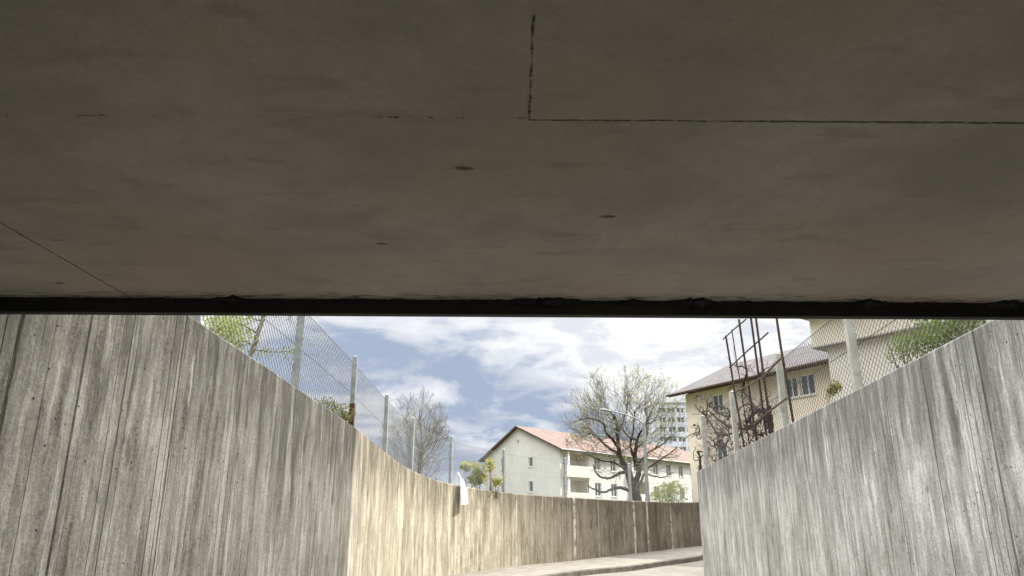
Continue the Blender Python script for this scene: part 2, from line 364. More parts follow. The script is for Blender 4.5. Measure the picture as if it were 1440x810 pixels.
def normals(P, side):
    N = []
    for i in range(len(P)):
        a = P[max(i-1, 0)]; b = P[min(i+1, len(P)-1)]; dd = Vector((b[0]-a[0], b[1]-a[1])).normalized()
        N.append(Vector((-dd.y, dd.x))*side)          # side=1: left of travel
    return N
def arclen(P, y0):
    s = [0.0]
    for a, b in zip(P, P[1:]): s.append(s[-1]+math.hypot(b[0]-a[0], b[1]-a[1]))
    k = next(i for i, p in enumerate(P) if p[1] >= y0); off = P[k][1]-s[k]
    return [q+off for q in s]
LNn = normals(LP, 1); RNn = normals(RP, -1); LS = arclen(LP, 4); RS = arclen(RP, 4)
def wall(P, N, Sx, th, zbot, name, m, flip):
    mb = MB(); ch = .018
    def prof(i):
        p, n = P[i], N[i]
        j1 = .006*mnoise.noise(Vector((Sx[i]*3.1, 5.5, th)))          # slightly uneven arris
        def q(off, z): return (p[0]+n.x*off, p[1]+n.y*off, z)
        zt = p[2]+j1
        return [q(0, zbot), q(0, zt-ch), q(ch, zt), q(th-ch, zt), q(th, zt-ch), q(th, zbot)]
    for i in range(len(P)-1):
        a, b = prof(i), prof(i+1)
        for k in range(5):
            w = [a[k], b[k], b[k+1], a[k+1]]
            if k in (1, 2, 3):
                off = [0, 0, .018, .25, .27]
                uv = [(Sx[i], a[k][2]+off[k]), (Sx[i+1], b[k][2]+off[k]), (Sx[i+1], b[k+1][2]+off[k+1]), (Sx[i], a[k+1][2]+off[k+1])]
            else: uv = [(Sx[i], a[k][2]), (Sx[i+1], b[k][2]), (Sx[i+1], b[k+1][2]), (Sx[i], a[k+1][2])]
            if flip: w = w[::-1]; uv = uv[::-1]
            mb.face(w, uv)
    return mb.build(name, m)
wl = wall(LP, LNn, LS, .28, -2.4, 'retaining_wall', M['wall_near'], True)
tag(wl, 'long board-marked concrete retaining wall on the left, curving away into sunlight', 'wall')
wr = wall(RP, RNn, RS, .28, -2.4, 'retaining_wall', M['wall_right'], False)
tag(wr, 'grey shaded board-marked concrete wall below the rusty trellis, ending at a corner', 'wall')

# ------------------------------------------------------------------ ground
def ribbon(rows, name, m, kind='structure'):
    mb = MB()
    for a, b in zip(rows, rows[1:]):
        for k in range(len(a)-1): mb.face([a[k], a[k+1], b[k+1], b[k]])
    o = mb.build(name, m); tag(o, kind=kind); return o
def off(p, n, dd, z): return (p[0]-n.x*dd, p[1]-n.y*dd, z)
pw_ = []                                            # pavement width along the left wall
for p in LP:
    y = p[1]
    w = 1.1 if y < 12 else (1.1+(y-12)/8*1.0 if y < 20 else (2.1+min(1, (y-20)/6)*.8))
    pw_.append(w)
pv_rows, kb_rows = [], []
for p, n, w in zip(LP, LNn, pw_):
    z = p[3]
    pv_rows.append([off(p, n, -.05, z), off(p, n, w*.5, z-.005), off(p, n, w-.16, z-.01)])
    e = z-.008
    kb_rows.append([off(p, n, w-.158, e-.006), off(p, n, w-.15, e), off(p, n, w-.02, e-.002), off(p, n, w, e-.022), off(p, n, w+.012, e-.2)])
ribbon(pv_rows, 'pavement', M['pave']); ribbon(kb_rows, 'kerb', M['kerb'])
rd = []
def rpair(p):
    y, x = p[1], p[0]
    if y < 15: return (4.1+.037*y, y)
    if x < 6.1:
        q = max(0, min(1, (y-15)/10.7)); return (4.75+q*1.4*q, 15+4.4*q**.6+.45*q)
    return (x, 19.9)
for p, n, w in zip(LP, LNn, pw_):
    z = p[3]-.14; a = off(p, n, w-.1, z); e = rpair(p)
    rd.append([a] + [(a[0]+(e[0]-a[0])*k/4, a[1]+(e[1]-a[1])*k/4, z-.02*math.sin(k/4*math.pi)*0) for k in range(1, 5)])
ribbon(rd, 'road', M['road'])
# land behind the walls, out to the horizon
tl = []
for p, n in zip(LP, LNn):
    row = []
    zt = max(p[2], 1.6 if p[1] < 4 else 0)-.16
    for dd, f in ((.25, 0), (1.5, .05), (6, .3), (20, .7), (60, 1), (250, 1), (3000, 1)):
        z = zt*(1-f)+.15*f
        if dd >= 60 and p[0] > -1: row.append((p[0]+(dd*.6 if dd > 250 else 0)*((p[0]+2)/40), p[1]+dd, z))
        elif dd >= 60 and p[1] < 10: row.append((p[0]-dd, p[1]-(dd*.2 if dd > 250 else 0), z))
        else: row.append((p[0]+n.x*dd, p[1]+n.y*dd, z))
    tl.append(row)
ribbon(tl, 'terrain', M['earth'])
tr = []
for y in [-60, -20, -7.2, 0, 4, 8, 12, 16, 19.45]:
    x0 = 4.22+.037*y; zt = (1.93-.042*y if y > 4 else 1.7)-.16
    tr.append([(x, y, zt if x < 30 else zt*.6) for x in (x0, x0+1, x0+4, 14, 30, 300)])
ribbon(tr, 'terrain', M['earth'])

# ------------------------------------------------------------------ underpass
br = empty('concrete_underpass', (0, 0, 1.155), label='dark stained concrete underpass roof spanning overhead between the two walls', cat='underpass')
HS = 1.143
def edge_y(x): return 3.905+.0215*x                # outer edge, a little skew
mb = MB()
xs = [-7+.5*i for i in range(33)]
y0 = -3.0
for xa, xb in zip(xs, xs[1:]):
    A = [(xa, y0, HS), (xb, y0, HS), (xb, edge_y(xb), HS), (xa, edge_y(xa), HS)]
    mb.face(A[::-1])
    mb.face([(xa, edge_y(xa), HS), (xb, edge_y(xb), HS), (xb, edge_y(xb), 1.95), (xa, edge_y(xa), 1.95)][::-1])
    mb.face([(xa, y0, HS), (xb, y0, HS), (xb, y0, 1.95), (xa, y0, 1.95)])
    mb.face([(xa, y0, 1.95), (xb, y0, 1.95), (xb, edge_y(xb), 1.95), (xa, edge_y(xa), 1.95)])
for x, fl in ((xs[0], 1), (xs[-1], -1)):
    mb.face([(x, y0, HS), (x, edge_y(x), HS), (x, edge_y(x), 1.95), (x, y0, 1.95)][::-fl])
slab = mb.build('roof_slab', M['soffit'], br)
# put slab texture in world metres: keep the object's own axes, shift the lookup
mb = MB()
for xa, xb in zip(xs, xs[1:]):
    ya, yb = edge_y(xa), edge_y(xb); t_, zb = .055, HS-.080
    za = zb+.004*mnoise.noise(Vector((xa*2, 0, 1))); zc = zb+.004*mnoise.noise(Vector((xb*2, 0, 1)))
    I = [(xa, ya-.004, za), (xb, yb-.004, zc), (xb, yb-.004, HS+.004), (xa, ya-.004, HS+.004)]
    O = [(xa, ya+t_, za), (xb, yb+t_, zc), (xb, yb+t_, HS+.05), (xa, ya+t_, HS+.05)]
    mb.face(I); mb.face(O[::-1]); mb.face([I[0], O[0], O[1], I[1]]); mb.face([I[3], I[2], O[2], O[3]])
mb.build('drip_strip', M['rubber'], br)
mb = MB()                                            # ragged mastic squeezed out along the strip
x = -4.5; rg = random.Random(3)
prev = None
while x < 5.5:
    base = .006+.012*(mnoise.noise(Vector((x*5.1, 2, 0)))+.5)
    big = max(0, mnoise.noise(Vector((x*4.3, 7.3, 0)))-.14)*.16*(1+.5*mnoise.noise(Vector((x*13, 1, 4))))
    jit = rg.uniform(.55, 1.35); dpt = max(.003, base+big*jit+rg.uniform(-.004, .006)+(rg.uniform(.01, .03) if rg.random() < .06 else 0)); y = edge_y(x)
    cur = [(x, y-.002, HS-.0005), (x, y-dpt, HS-.0005), (x, y-dpt*.9, HS-.010-dpt*.12), (x, y-.002, HS-.022-dpt*.25)]
    if prev:
        for k in range(3): mb.face([prev[k], prev[k+1], cur[k+1], cur[k]])
    prev = cur; x += rg.uniform(.008, .03)
mb.build('mastic_bead', M['mastic'], br)

# ------------------------------------------------------------------ fences
def interp(P, Sx, N, s):
    i = max(0, min(len(Sx)-2, next((k for k in range(len(Sx)-1) if Sx[k+1] >= s), len(Sx)-2)))
    q = (s-Sx[i])/max(1e-6, Sx[i+1]-Sx[i]); q = max(0, min(1, q))
    p = P[i].lerp(P[i+1], q); n = N[i].lerp(N[i+1], q); return p, n
def fence(P, Sx, N, s0, s1, posts, H, setback, name, label, mw, mp, pw, rusty=(), bulge=.03, cell=(.11, .09), wr=.0022, seed=1):
    i0 = interp(P, Sx, N, s0)[0]
    root = empty(name, (i0[0], i0[1], i0[2]), label=label, cat='fence')
    def pt(s, h):
        p, n = interp(P, Sx, N, s)
        sag = -.035*math.sin(math.pi*min(1, max(0, h/H)))*(1+mnoise.noise(Vector((s*.7, h, seed))))*bulge/.03
        o_ = setback + sag*.6 + .012*mnoise.noise(Vector((s*1.7, h*2, seed+4)))
        hh = h - (.03+.03*mnoise.noise(Vector((s*.45, 3, seed))))*(h/H)
        return Vector((p[0]+n.x*o_, p[1]+n.y*o_, p[2]+hh))
    mb = MB(); cw, chh = cell; slope = cw/chh; run = H*slope
    nseg = 7
    k = int((s0-run)/cw)
    while k*cw < s1:
        for sg in (1, -1):
            pts = []
            for j in range(nseg+1):
                h = .02+(H-.07)*j/nseg
                s = k*cw + (h*slope if sg > 0 else run-h*slope)
                if s0 <= s <= s1: pts.append(pt(s, h))
            if len(pts) > 1: mb.tube(pts, wr, 3, False)
        k += 1
    mb.build('wire_mesh', mw, root)
    for hh in (.02, H*.5, H-.05):
        mb = MB(); n = int((s1-s0)/.35)
        mb.tube([pt(s0+(s1-s0)*j/n, hh) for j in range(n+1)], wr*1.25, 4)
        mb.build('tension_wire', mw, root)
    for k, s in enumerate(posts):
        p, n = interp(P, Sx, N, s); ang = math.atan2(n.y, n.x); rot = Matrix.Rotation(ang, 3, 'Z')
        lean = Matrix.Rotation(R(rnd.uniform(-.8, .8)), 3, 'X') @ Matrix.Rotation(R(rnd.uniform(-.8, .8)), 3, 'Y')
        rot = lean @ rot; c = Vector((p[0]+n.x*(setback-pw*.5-.02), p[1]+n.y*(setback-pw*.5-.02), p[2]-.02)); h = H+.02+rnd.uniform(-.01, .02); w = pw/2
        mb = MB()
        lo = 0.0
        mb.box((-w, -w, lo), (w, w, h), rot, c)
        top = [rot @ Vector(q)+c for q in ((-w,-w,h),(w,-w,h),(w,w,h),(-w,w,h))]; tip = rot @ Vector((0, 0, h+w*.75))+c
        for a in range(4): mb.face([top[a], top[(a+1) % 4], tip])
        o = mb.build('post', mp, root)
        if k in rusty:
            o['label'] = 'grey post with a red rusty lower half'
            mb = MB(); mb.box((-w-.004, -w-.004, .0), (w+.004, w+.004, .42), rot, c); mb.build('rust_patch', M['rust_red'], o if False else root)
    return root
sy = lambda P, Sx, y: next(Sx[i]+(y-P[i][1]) for i in range(len(P)-1) if P[i+1][1] >= y)
lposts = [sy(LP, LS, q) for q in (6.4, 9.25, 12.2, 14.95, 17.05, 19.65, 22.0, 24.0, 25.2)]
lposts += [lposts[-1]+2.6, lposts[-1]+5.2, lposts[-1]+7.8]
fl = fence(LP, LS, LNn, 4.3, lposts[-1], lposts, 1.2, .15, 'chain_link_fence', 'chain-link fence with grey posts along the long curving wall, one post rusty red',
      M['wire'], M['post'], .075, rusty=(2,), wr=.0034)
rposts = [6.45, 9.5, 12.5, 15.75, 18.75]
fr_ = fence(RP, RS, RNn, 4.4, 19.0, rposts, 1.28, .20, 'chain_link_fence', 'dark chain-link fence with pale concrete posts on the wall behind the rusty trellis',
      M['wire_dark'], M['post_pale'], .10, seed=9, wr=.0034)

# ------------------------------------------------------------------ buildings
def panel(mb, o, u, n, Wd, H, holes, dp):
    """wall rectangle at o (lower corner), along u, outward n, with openings (x0,z0,x1,z1) that get reveals dp deep"""
    u = Vector(u); n = Vector(n); o = Vector(o); up = Vector((0, 0, 1))
    xs = sorted({0, Wd, *[h[0] for h in holes], *[h[2] for h in holes]}); zs = sorted({0, H, *[h[1] for h in holes], *[h[3] for h in holes]})
    P = lambda x, z, dd=0: o+u*x+up*z-n*dd
    for xa, xb in zip(xs, xs[1:]):
        for za, zb in zip(zs, zs[1:]):
            cx, cz = (xa+xb)/2, (za+zb)/2
            if any(h[0] < cx < h[2] and h[1] < cz < h[3] for h in holes): continue
            mb.face([P(xa, za), P(xb, za), P(xb, zb), P(xa, zb)])
    for a, b, c, d_ in holes:
        mb.face([P(a, b), P(c, b), P(c, b, dp), P(a, b, dp)]); mb.face([P(a, d_), P(a, d_, dp), P(c, d_, dp), P(c, d_)])
        mb.face([P(a, b), P(a, b, dp), P(a, d_, dp), P(a, d_)]); mb.face([P(c, b), P(c, d_), P(c, d_, dp), P(c, b, dp)])
def window(root, o, u, n, h, dp, mf, mg, bars=1, fw=.06, name='window', sill=True):
    u = Vector(u); n = Vector(n); o = Vector(o); up = Vector((0, 0, 1)); x0, z0, x1, z1 = h
    rot = Matrix((u, -n, up)).transposed()      # local x along u, y inwards, z up
    org = o
    mb = MB(); a, b = dp-.07, dp-.005
    mb.box((x0, a, z0), (x0+fw, b, z1), rot, org); mb.box((x1-fw, a, z0), (x1, b, z1), rot, org)
    mb.box((x0+fw, a, z0), (x1-fw, b, z0+fw), rot, org); mb.box((x0+fw, a, z1-fw), (x1-fw, b, z1), rot, org)
    for k in range(bars):
        c = x0+(x1-x0)*(k+1)/(bars+1); mb.box((c-fw*.6, a, z0+fw), (c+fw*.6, b, z1-fw), rot, org)
    w = mb.build(name, mf, root, local=True)
    mb = MB(); mb.box((x0+fw*.5, dp-.035, z0+fw*.5), (x1-fw*.5, dp-.015, z1-fw*.5), rot, org); mb.build('pane', mg, w, local=True)
    if sill:
        mb = MB(); mb.box((x0-.06, -.07, z0-.05), (x1+.06, dp-.08, z0-.004), rot, org); mb.build('sill', M['frame_white'], w, local=True)
    return w
def roof_plane(mb, p, q, r, s_, th=.16):
    """tilted slab p,q (eave), r,s (ridge)"""
    p, q, r, s_ = map(Vector, (p, q, r, s_)); L = (q-p).length; D = (s_-p).length; n = (q-p).cross(s_-p).normalized()
    if n.z < 0: n = -n
    top = [p, q, r, s_]; bot = [v-n*th for v in top]
    mb.face(top, [(0, 0), (L, 0), (L, D), (0, D)])
    mb.face(bot[::-1], [(0, 0)]*4, 1)
    for a in range(4): mb.face([top[a], bot[a], bot[(a+1) % 4], top[(a+1) % 4]], [(0, 0)]*4, 1)

# white gabled house beyond the curve: local x along the sunlit front, y along the shaded gable
hx, hy, hz = 4.75, 75.0, -.6
hw = empty('gabled_house', (hx, hy, hz), math.atan2(.755, .656), label='pale two-storey house with pinkish red tiled roof beyond the curved wall', cat='house')
GW, HL = 10.2, 34.0; eR, eL, rz_, ry_ = 6.75-hz, 6.2-hz, 9.2-hz, 5.43
mb = MB(); dp = .16
gwin = [(3.5, 4.95-hz, 4.05, 6.0-hz), (3.5, 2.45-hz, 4.05, 3.5-hz), (7.3, 4.85-hz, 7.85, 5.9-hz), (7.3, 2.4-hz, 7.85, 3.45-hz)]
gH = eL-.25
panel(mb, (0, GW, 0), (0, -1, 0), (-1, 0, 0), GW, gH, [(GW-h[2], h[1], GW-h[0], min(h[3], gH-.05)) for h in gwin], dp)
mb.face([(0, GW, gH), (0, 0, gH), (0, 0, eR-.12), (0, ry_, rz_-.15), (0, GW, eL-.15)])
fw_ = [(6.0+3.0*k, zz-hz, 7.15+3.0*k, zz+1.35-hz) for k in range(9) for zz in (2.1, 4.75)] 
fw_ = [h for h in fw_ if not (12.5 < h[0] < 14.5)]
bal = [(12.4, 4.0-hz, 16.6, 6.4-hz), (12.4, 1.5-hz, 16.6, 3.7-hz), (.5, 4.0-hz, 4.9, 6.4-hz), (.5, 1.4-hz, 4.9, 3.7-hz)]
fw_ = [h for h in fw_ if not (12.0 < h[2] and h[0] < 17.0)]
panel(mb, (0, 0, 0), (1, 0, 0), (0, -1, 0), HL, eR-.12, fw_+bal, dp)
mb.face([(HL, 0, 0), (HL, GW, 0), (HL, GW, eL), (HL, ry_, rz_-.2), (HL, 0, eR-.12)]); mb.face([(HL, GW, 0), (0, GW, 0), (0, GW, eL-.1), (HL, GW, eL-.1)])
mb.build('wall', M['stucco_pale'], hw, local=True)
for h in gwin: window(hw, (0, GW, 0), (0, -1, 0), (-1, 0, 0), (GW-h[2], h[1], GW-h[0], min(h[3], gH-.05)), dp, M['frame_white'], M['glass'], 0)
for h in fw_: window(hw, (0, 0, 0), (1, 0, 0), (0, -1, 0), h, dp, M['frame_white'], M['glass'], 1)
for (a, b, c, d_) in bal:                         # loggias: recessed room back, parapet, column
    mb = MB(); mb.box((a+.01, 1.45, b), (c-.01, 1.6, d_)); mb.box((a+.002, dp, b+.002), (a+.1, 1.449, d_-.002)); mb.box((c-.1, dp, b+.002), (c-.002, 1.449, d_-.002)); mb.box((a, dp, d_-.1), (c, 1.6, d_-.003))
    mb.build('loggia_back', M['stucco_white'], hw, local=True)
    window(hw, (0, 1.45, 0), (1, 0, 0), (0, -1, 0), (a+.4, b+.15, a+1.6, d_-.2), .06, M['frame_white'], M['glass'], 0, sill=False)
    window(hw, (0, 1.45, 0), (1, 0, 0), (0, -1, 0), (a+1.9, b+.7, a+3.9, d_-.2), .06, M['frame_white'], M['glass'], 1, sill=False)
    mb = MB(); mb.box((a-.12, -.55, b-.16), (c+.12, 1.44, b-.003)); mb.box((a-.12, -.55, b), (c+.12, -.43, b+.95)); mb.box((a-.12, -.425, b), (a-.02, .0, b+.95)); mb.box((c+.02, -.425, b), (c+.12, .0, b+.95))
    mb.build('balcony', M['stucco_white'], hw, local=True)
    mb = MB(); mb.box((a+.35, -.40, b+.0), (a+.6, -.15, d_+.1)); mb.build('column', M['frame_white'], hw, local=True)
mb = MB(); ov = .55; g1 = -.45
sR = (rz_-eR)/ry_; sL = (rz_-eL)/(GW-ry_)
roof_plane(mb, (g1, -ov, eR-ov*sR), (HL+.5, -ov, eR-ov*sR), (HL+.5, ry_, rz_), (g1, ry_, rz_))
roof_plane(mb, (HL+.5, GW+ov, eL-ov*sL), (g1, GW+ov, eL-ov*sL), (g1, ry_, rz_), (HL+.5, ry_, rz_))
rf = mb.build('roof', [M['tile_red'], M['wood']], hw, local=True)
for cx in (9.6, 21.5):
    mb = MB(); mb.box((cx, 3.4, rz_-1.6), (cx+.9, 4.2, rz_+.55)); mb.box((cx-.08, 3.32, rz_+.553), (cx+.98, 4.28, rz_+.66)); mb.build('chimney', M['plinth'], rf, local=True)
mb = MB(); mb.tube([(g1, -ov-.07, eR-ov*sR-.06), (HL+.5, -ov-.07, eR-ov*sR-.06)], .07, 6); mb.build('gutter', M['metal'], hw, local=True)
mb = MB(); mb.box((-.05, ry_-.12, 7.5-hz), (-.002, ry_+.12, 7.75-hz)); mb.build('vent', M['plinth'], hw, local=True)

# peach beige house on the right; local x runs along its front towards the viewer
a_dir = Vector((.447, -.894, 0)); bz = -.5
bc = Vector((8.97, 38.0, bz))
hb = empty('gabled_house', bc, math.atan2(-.894, .447), label='peach beige house with dark grey tiled roof, seen behind the trellis', cat='house')
# local +y = to the left of +x = away from the viewer: inward
BL, BW = 15.0, 7.4; eB = 6.05-bz; rB = 7.85-bz
mb = MB()
def lx(px):                                      # distance along the front for photo column px
    b_ = (px-720)/1084; return (8.97-b_*38.0)/(-.894*b_-.447)
bh = []
for xa, xb, za, zb in ((lx(1014), lx(1030), 4.9, 5.75), (lx(1124), lx(1142), 4.92, 5.82), (lx(1146), lx(1168), 4.92, 5.82), (lx(1086), lx(1098), 3.7, 4.7), (lx(1014), lx(1030), 2.2, 3.4), (10.2, 11.6, 4.9, 5.8)):
    bh.append((xa, za-bz, xb, zb-bz))
panel(mb, (0, 0, 0), (1, 0, 0), (0, -1, 0), BL, eB, bh, .15)
mb.face([(0, 0, 0), (0, 0, eB), (0, BW/2, rB-.25), (0, BW, eB), (0, BW, 0)]); mb.face([(BL, 0, 0), (BL, BW, 0), (BL, BW, eB), (BL, BW/2, rB-.25), (BL, 0, eB)]); mb.face([(BL, BW, 0), (0, BW, 0), (0, BW, eB), (BL, BW, eB)])
mb.build('wall', M['stucco_beige'], hb, local=True)
for h in bh: window(hb, (0, 0, 0), (1, 0, 0), (0, -1, 0), h, .15, M['frame_white'], M['glass_blue'], 2 if h[2]-h[0] > 1.6 else 1)
mb = MB(); ov = .65; sB = (rB-eB-.1)/(BW/2)
roof_plane(mb, (-.6, -ov, eB+.1-ov*sB+.22), (BL+.5, -ov, eB+.1-ov*sB+.22), (BL+.5, BW/2, rB+.2), (-.6, BW/2, rB+.2), .14)
roof_plane(mb, (BL+.5, BW+ov, eB+.1-ov*sB+.22), (-.6, BW+ov, eB+.1-ov*sB+.22), (-.6, BW/2, rB+.2), (BL+.5, BW/2, rB+.2), .14)
mb.build('roof', [M['tile_grey'], M['wood']], hb, local=True)
mb = MB(); mb.tube([(-.6, -ov-.07, eB+.1-ov*sB+.17), (BL+.5, -ov-.07, eB+.1-ov*sB+.17)], .06, 6); mb.build('gutter', M['wood'], hb, local=True)

# nearer off-white block with a projecting upper storey
nb_d = math.atan2(-.82, .57); nbz = .2
nb = empty('flat_block', (11.75, 26.9, nbz), nb_d, label='off-white block with projecting cream upper storey, behind the right-hand fence', cat='building')
mb = MB(); NH = 6.1-nbz
nh = [(2.6, 3.0, 4.0, 4.4), (6.2, 3.0, 7.6, 4.4)]
panel(mb, (0, 0, 0), (1, 0, 0), (0, -1, 0), 8.6, NH, nh, .15)
mb.face([(0, 0, 0), (0, 0, NH), (0, 7, NH), (0, 7, 0)]); mb.face([(8.6, 0, 0), (8.6, 7, 0), (8.6, 7, NH), (8.6, 0, NH)]); mb.face([(8.6, 7, 0), (0, 7, 0), (0, 7, NH), (8.6, 7, NH)])
mb.build('wall', M['stucco_white'], nb, local=True)
for h in nh: window(nb, (0, 0, 0), (1, 0, 0), (0, -1, 0), h, .15, M['frame_white'], M['glass_blue'], 1)
mb = MB(); mb.box((-.42, -.25, NH+.003), (8.9, 7.2, NH+1.1)); mb.build('upper_storey', M['stucco_cream'], nb, local=True)
mb = MB(); mb.box((-.46, -.30, NH-.05), (8.97, 7.27, NH)); mb.build('soffit_board', M['plinth'], nb, local=True)
mb = MB(); mb.box((-.6, -.7, NH+1.103), (9.15, 7.4, NH+1.22)); mb.build('roof', M['plinth'], nb, local=True)

# distant tower block
tb = empty('tower_block', (45.0, 232, -2), R(3), label='distant grey-white high-rise with rows of windows, left of the beige house', cat='building')
TH = 36.1; tw = [(1.0+2.9*k, TH-2.6-3.0*j-.2, 1.0+2.9*k+2.3, TH-1.0-3.0*j-.2) for k in range(8) for j in range(9)]
mb = MB(); panel(mb, (0, 0, 0), (1, 0, 0), (0, -1, 0), 25, TH, tw, .3)
mb.face([(0, 0, 0), (0, 0, TH), (0, 14, TH), (0, 14, 0)]); mb.face([(25, 0, 0), (25, 14, 0), (25, 14, TH), (25, 0, TH)]); mb.face([(0, 0, TH), (25, 0, TH), (25, 14, TH), (0, 14, TH)]); mb.face([(25, 14, 0), (0, 14, 0), (0, 14, TH), (25, 14, TH)])
mb.build('wall', M['tower'], tb, local=True)
for h in tw: window(tb, (0, 0, 0), (1, 0, 0), (0, -1, 0), h, .3, M['frame_white'], M['glass_blue'], 1, fw=.12, sill=False)
mb = MB(); mb.box((-.2, -.2, TH+.003), (25.2, 14.2, TH+.5)); mb.build('roof', M['plinth'], tb, local=True)

# block added out of view on the right to keep the near ramp in shade
ab = empty('shade_block', (12.1, 16.68, .4), R(-90), label='tall plain grey block added out of view to shade the near ramp', cat='building')
AH = 18.6; ah = [(1.5+3.2*k, 1.2+3.0*j, 2.9+3.2*k, 2.7+3.0*j) for k in range(8) for j in range(5)]
mb = MB(); panel(mb, (0, 0, 0), (1, 0, 0), (0, -1, 0), 27, AH, ah, .2)
mb.face([(0, 0, 0), (0, 0, AH), (0, 12, AH), (0, 12, 0)]); mb.face([(27, 0, 0), (27, 12, 0), (27, 12, AH), (27, 0, AH)]); mb.face([(0, 0, AH), (27, 0, AH), (27, 12, AH), (0, 12, AH)]); mb.face([(27, 12, 0), (0, 12, 0), (0, 12, AH), (27, 12, AH)])
mb.build('wall', M['stucco_white'], ab, local=True)
for h in ah: window(ab, (0, 0, 0), (1, 0, 0), (0, -1, 0), h, .2, M['frame_white'], M['glass'], 1)

# low pale garden wall beyond the corner of the right-hand wall
mb = MB(); mb.box((8.2, 33.0, -.2), (13, 33.2, 1.02)); mb.box((8.15, 32.95, 1.023), (13.05, 33.25, 1.10))
tag(mb.build('garden_wall', M['stucco_white']), 'low pale garden wall at the foot of the beige house', 'wall')

# ------------------------------------------------------------------ street lamp
lp = empty('street_lamp', (6.38, 36, .3), label='tall grey street lamp with a long inclined arm in front of the bare tree', cat='street lamp')
mb = MB(); mb.tube([(6.38, 36, .3), (6.38, 36, 2.5), (6.38, 36, 4.36)], [.10, .085, .07], 10); mb.tube([(6.38, 36, .3), (6.38, 36, .9)], .12, 10); mb.build('pole', M['metal'], lp)
mb = MB(); mb.tube([(6.38, 36, 4.30), (6.15, 36, 4.52), (5.5, 36, 4.78), (4.75, 36, 4.95)], [.045, .04, .035, .03], 8); mb.build('arm', M['metal'], lp)
mb = MB()
for k, (q, w, h) in enumerate(((0, .05, .03), (.1, .10, .06), (.35, .12, .07), (.55, .07, .04))):
    pass
mb.tube([(4.85, 36, 4.93), (4.70, 36, 4.955), (4.45, 36, 5.0), (4.25, 36, 5.02)], [.035, .06, .065, .03], 10); mb.build('lamp_head', M['metal'], lp)

# ------------------------------------------------------------------ trees
def smooth_pts(P, n=4):
    Q = catmull([Vector(p) for p in P], 1e9) if len(P) < 3 else None
    res = []
    for i in range(len(P)-1):
        p0 = Vector(P[max(i-1, 0)]); p1 = Vector(P[i]); p2 = Vector(P[i+1]); p3 = Vector(P[min(i+2, len(P)-1)])
        for k in range(n):
            q = k/n; res.append(.5*((2*p1)+(p2-p0)*q+(2*p0-5*p1+4*p2-p3)*q*q+(3*p1-p0-3*p2+p3)*q**3))
    res.append(Vector(P[-1])); return res
def limb(mb, P, r0, r1, n=6, rg=rnd, wob=.0):
    Q = smooth_pts(P); k = len(Q)-1
    Q = [q+Vector((rg.uniform(-wob, wob), rg.uniform(-wob, wob), rg.uniform(-wob, wob))) if 0 < i < k else q for i, q in enumerate(Q)]
    mb.tube(Q, [r0+(r1-r0)*(i/k) for i in range(k+1)], n); return Q
def grow(mb, tips, p, d, L, r, depth, inside, rg, up=.12, spread=.75, kids=(2, 4)):
    if not inside(p) and depth < 5: return
    pts = [p]; dd = d.normalized(); nseg = 3
    for k in range(nseg):
        dd = (dd + Vector((rg.gauss(0, .17), rg.gauss(0, .17), rg.gauss(0, .14)+up))).normalized()
        q = pts[-1]+dd*L/nseg
        if not inside(q) and k: break
        pts.append(q)
    r1 = max(.006, r*.55)
    mb.tube(pts, [r+(r1-r)*i/(len(pts)-1) for i in range(len(pts))], 3 if r < .03 else 5, False)
    if depth == 0: tips.append((pts[-1], dd)); return
    nk = rg.randint(*kids)
    for j in range(nk):
        i = rg.randint(1, len(pts)-1) if j else len(pts)-1
        a = dd.orthogonal().normalized(); a = Matrix.Rotation(rg.uniform(0, 6.28), 3, dd) @ a
        nd = (dd + a*rg.uniform(.35, 1.0)*spread).normalized()
        grow(mb, tips, pts[i], nd, L*rg.uniform(.58, .85), r1*.9, depth-1, inside, rg, up, spread, kids)

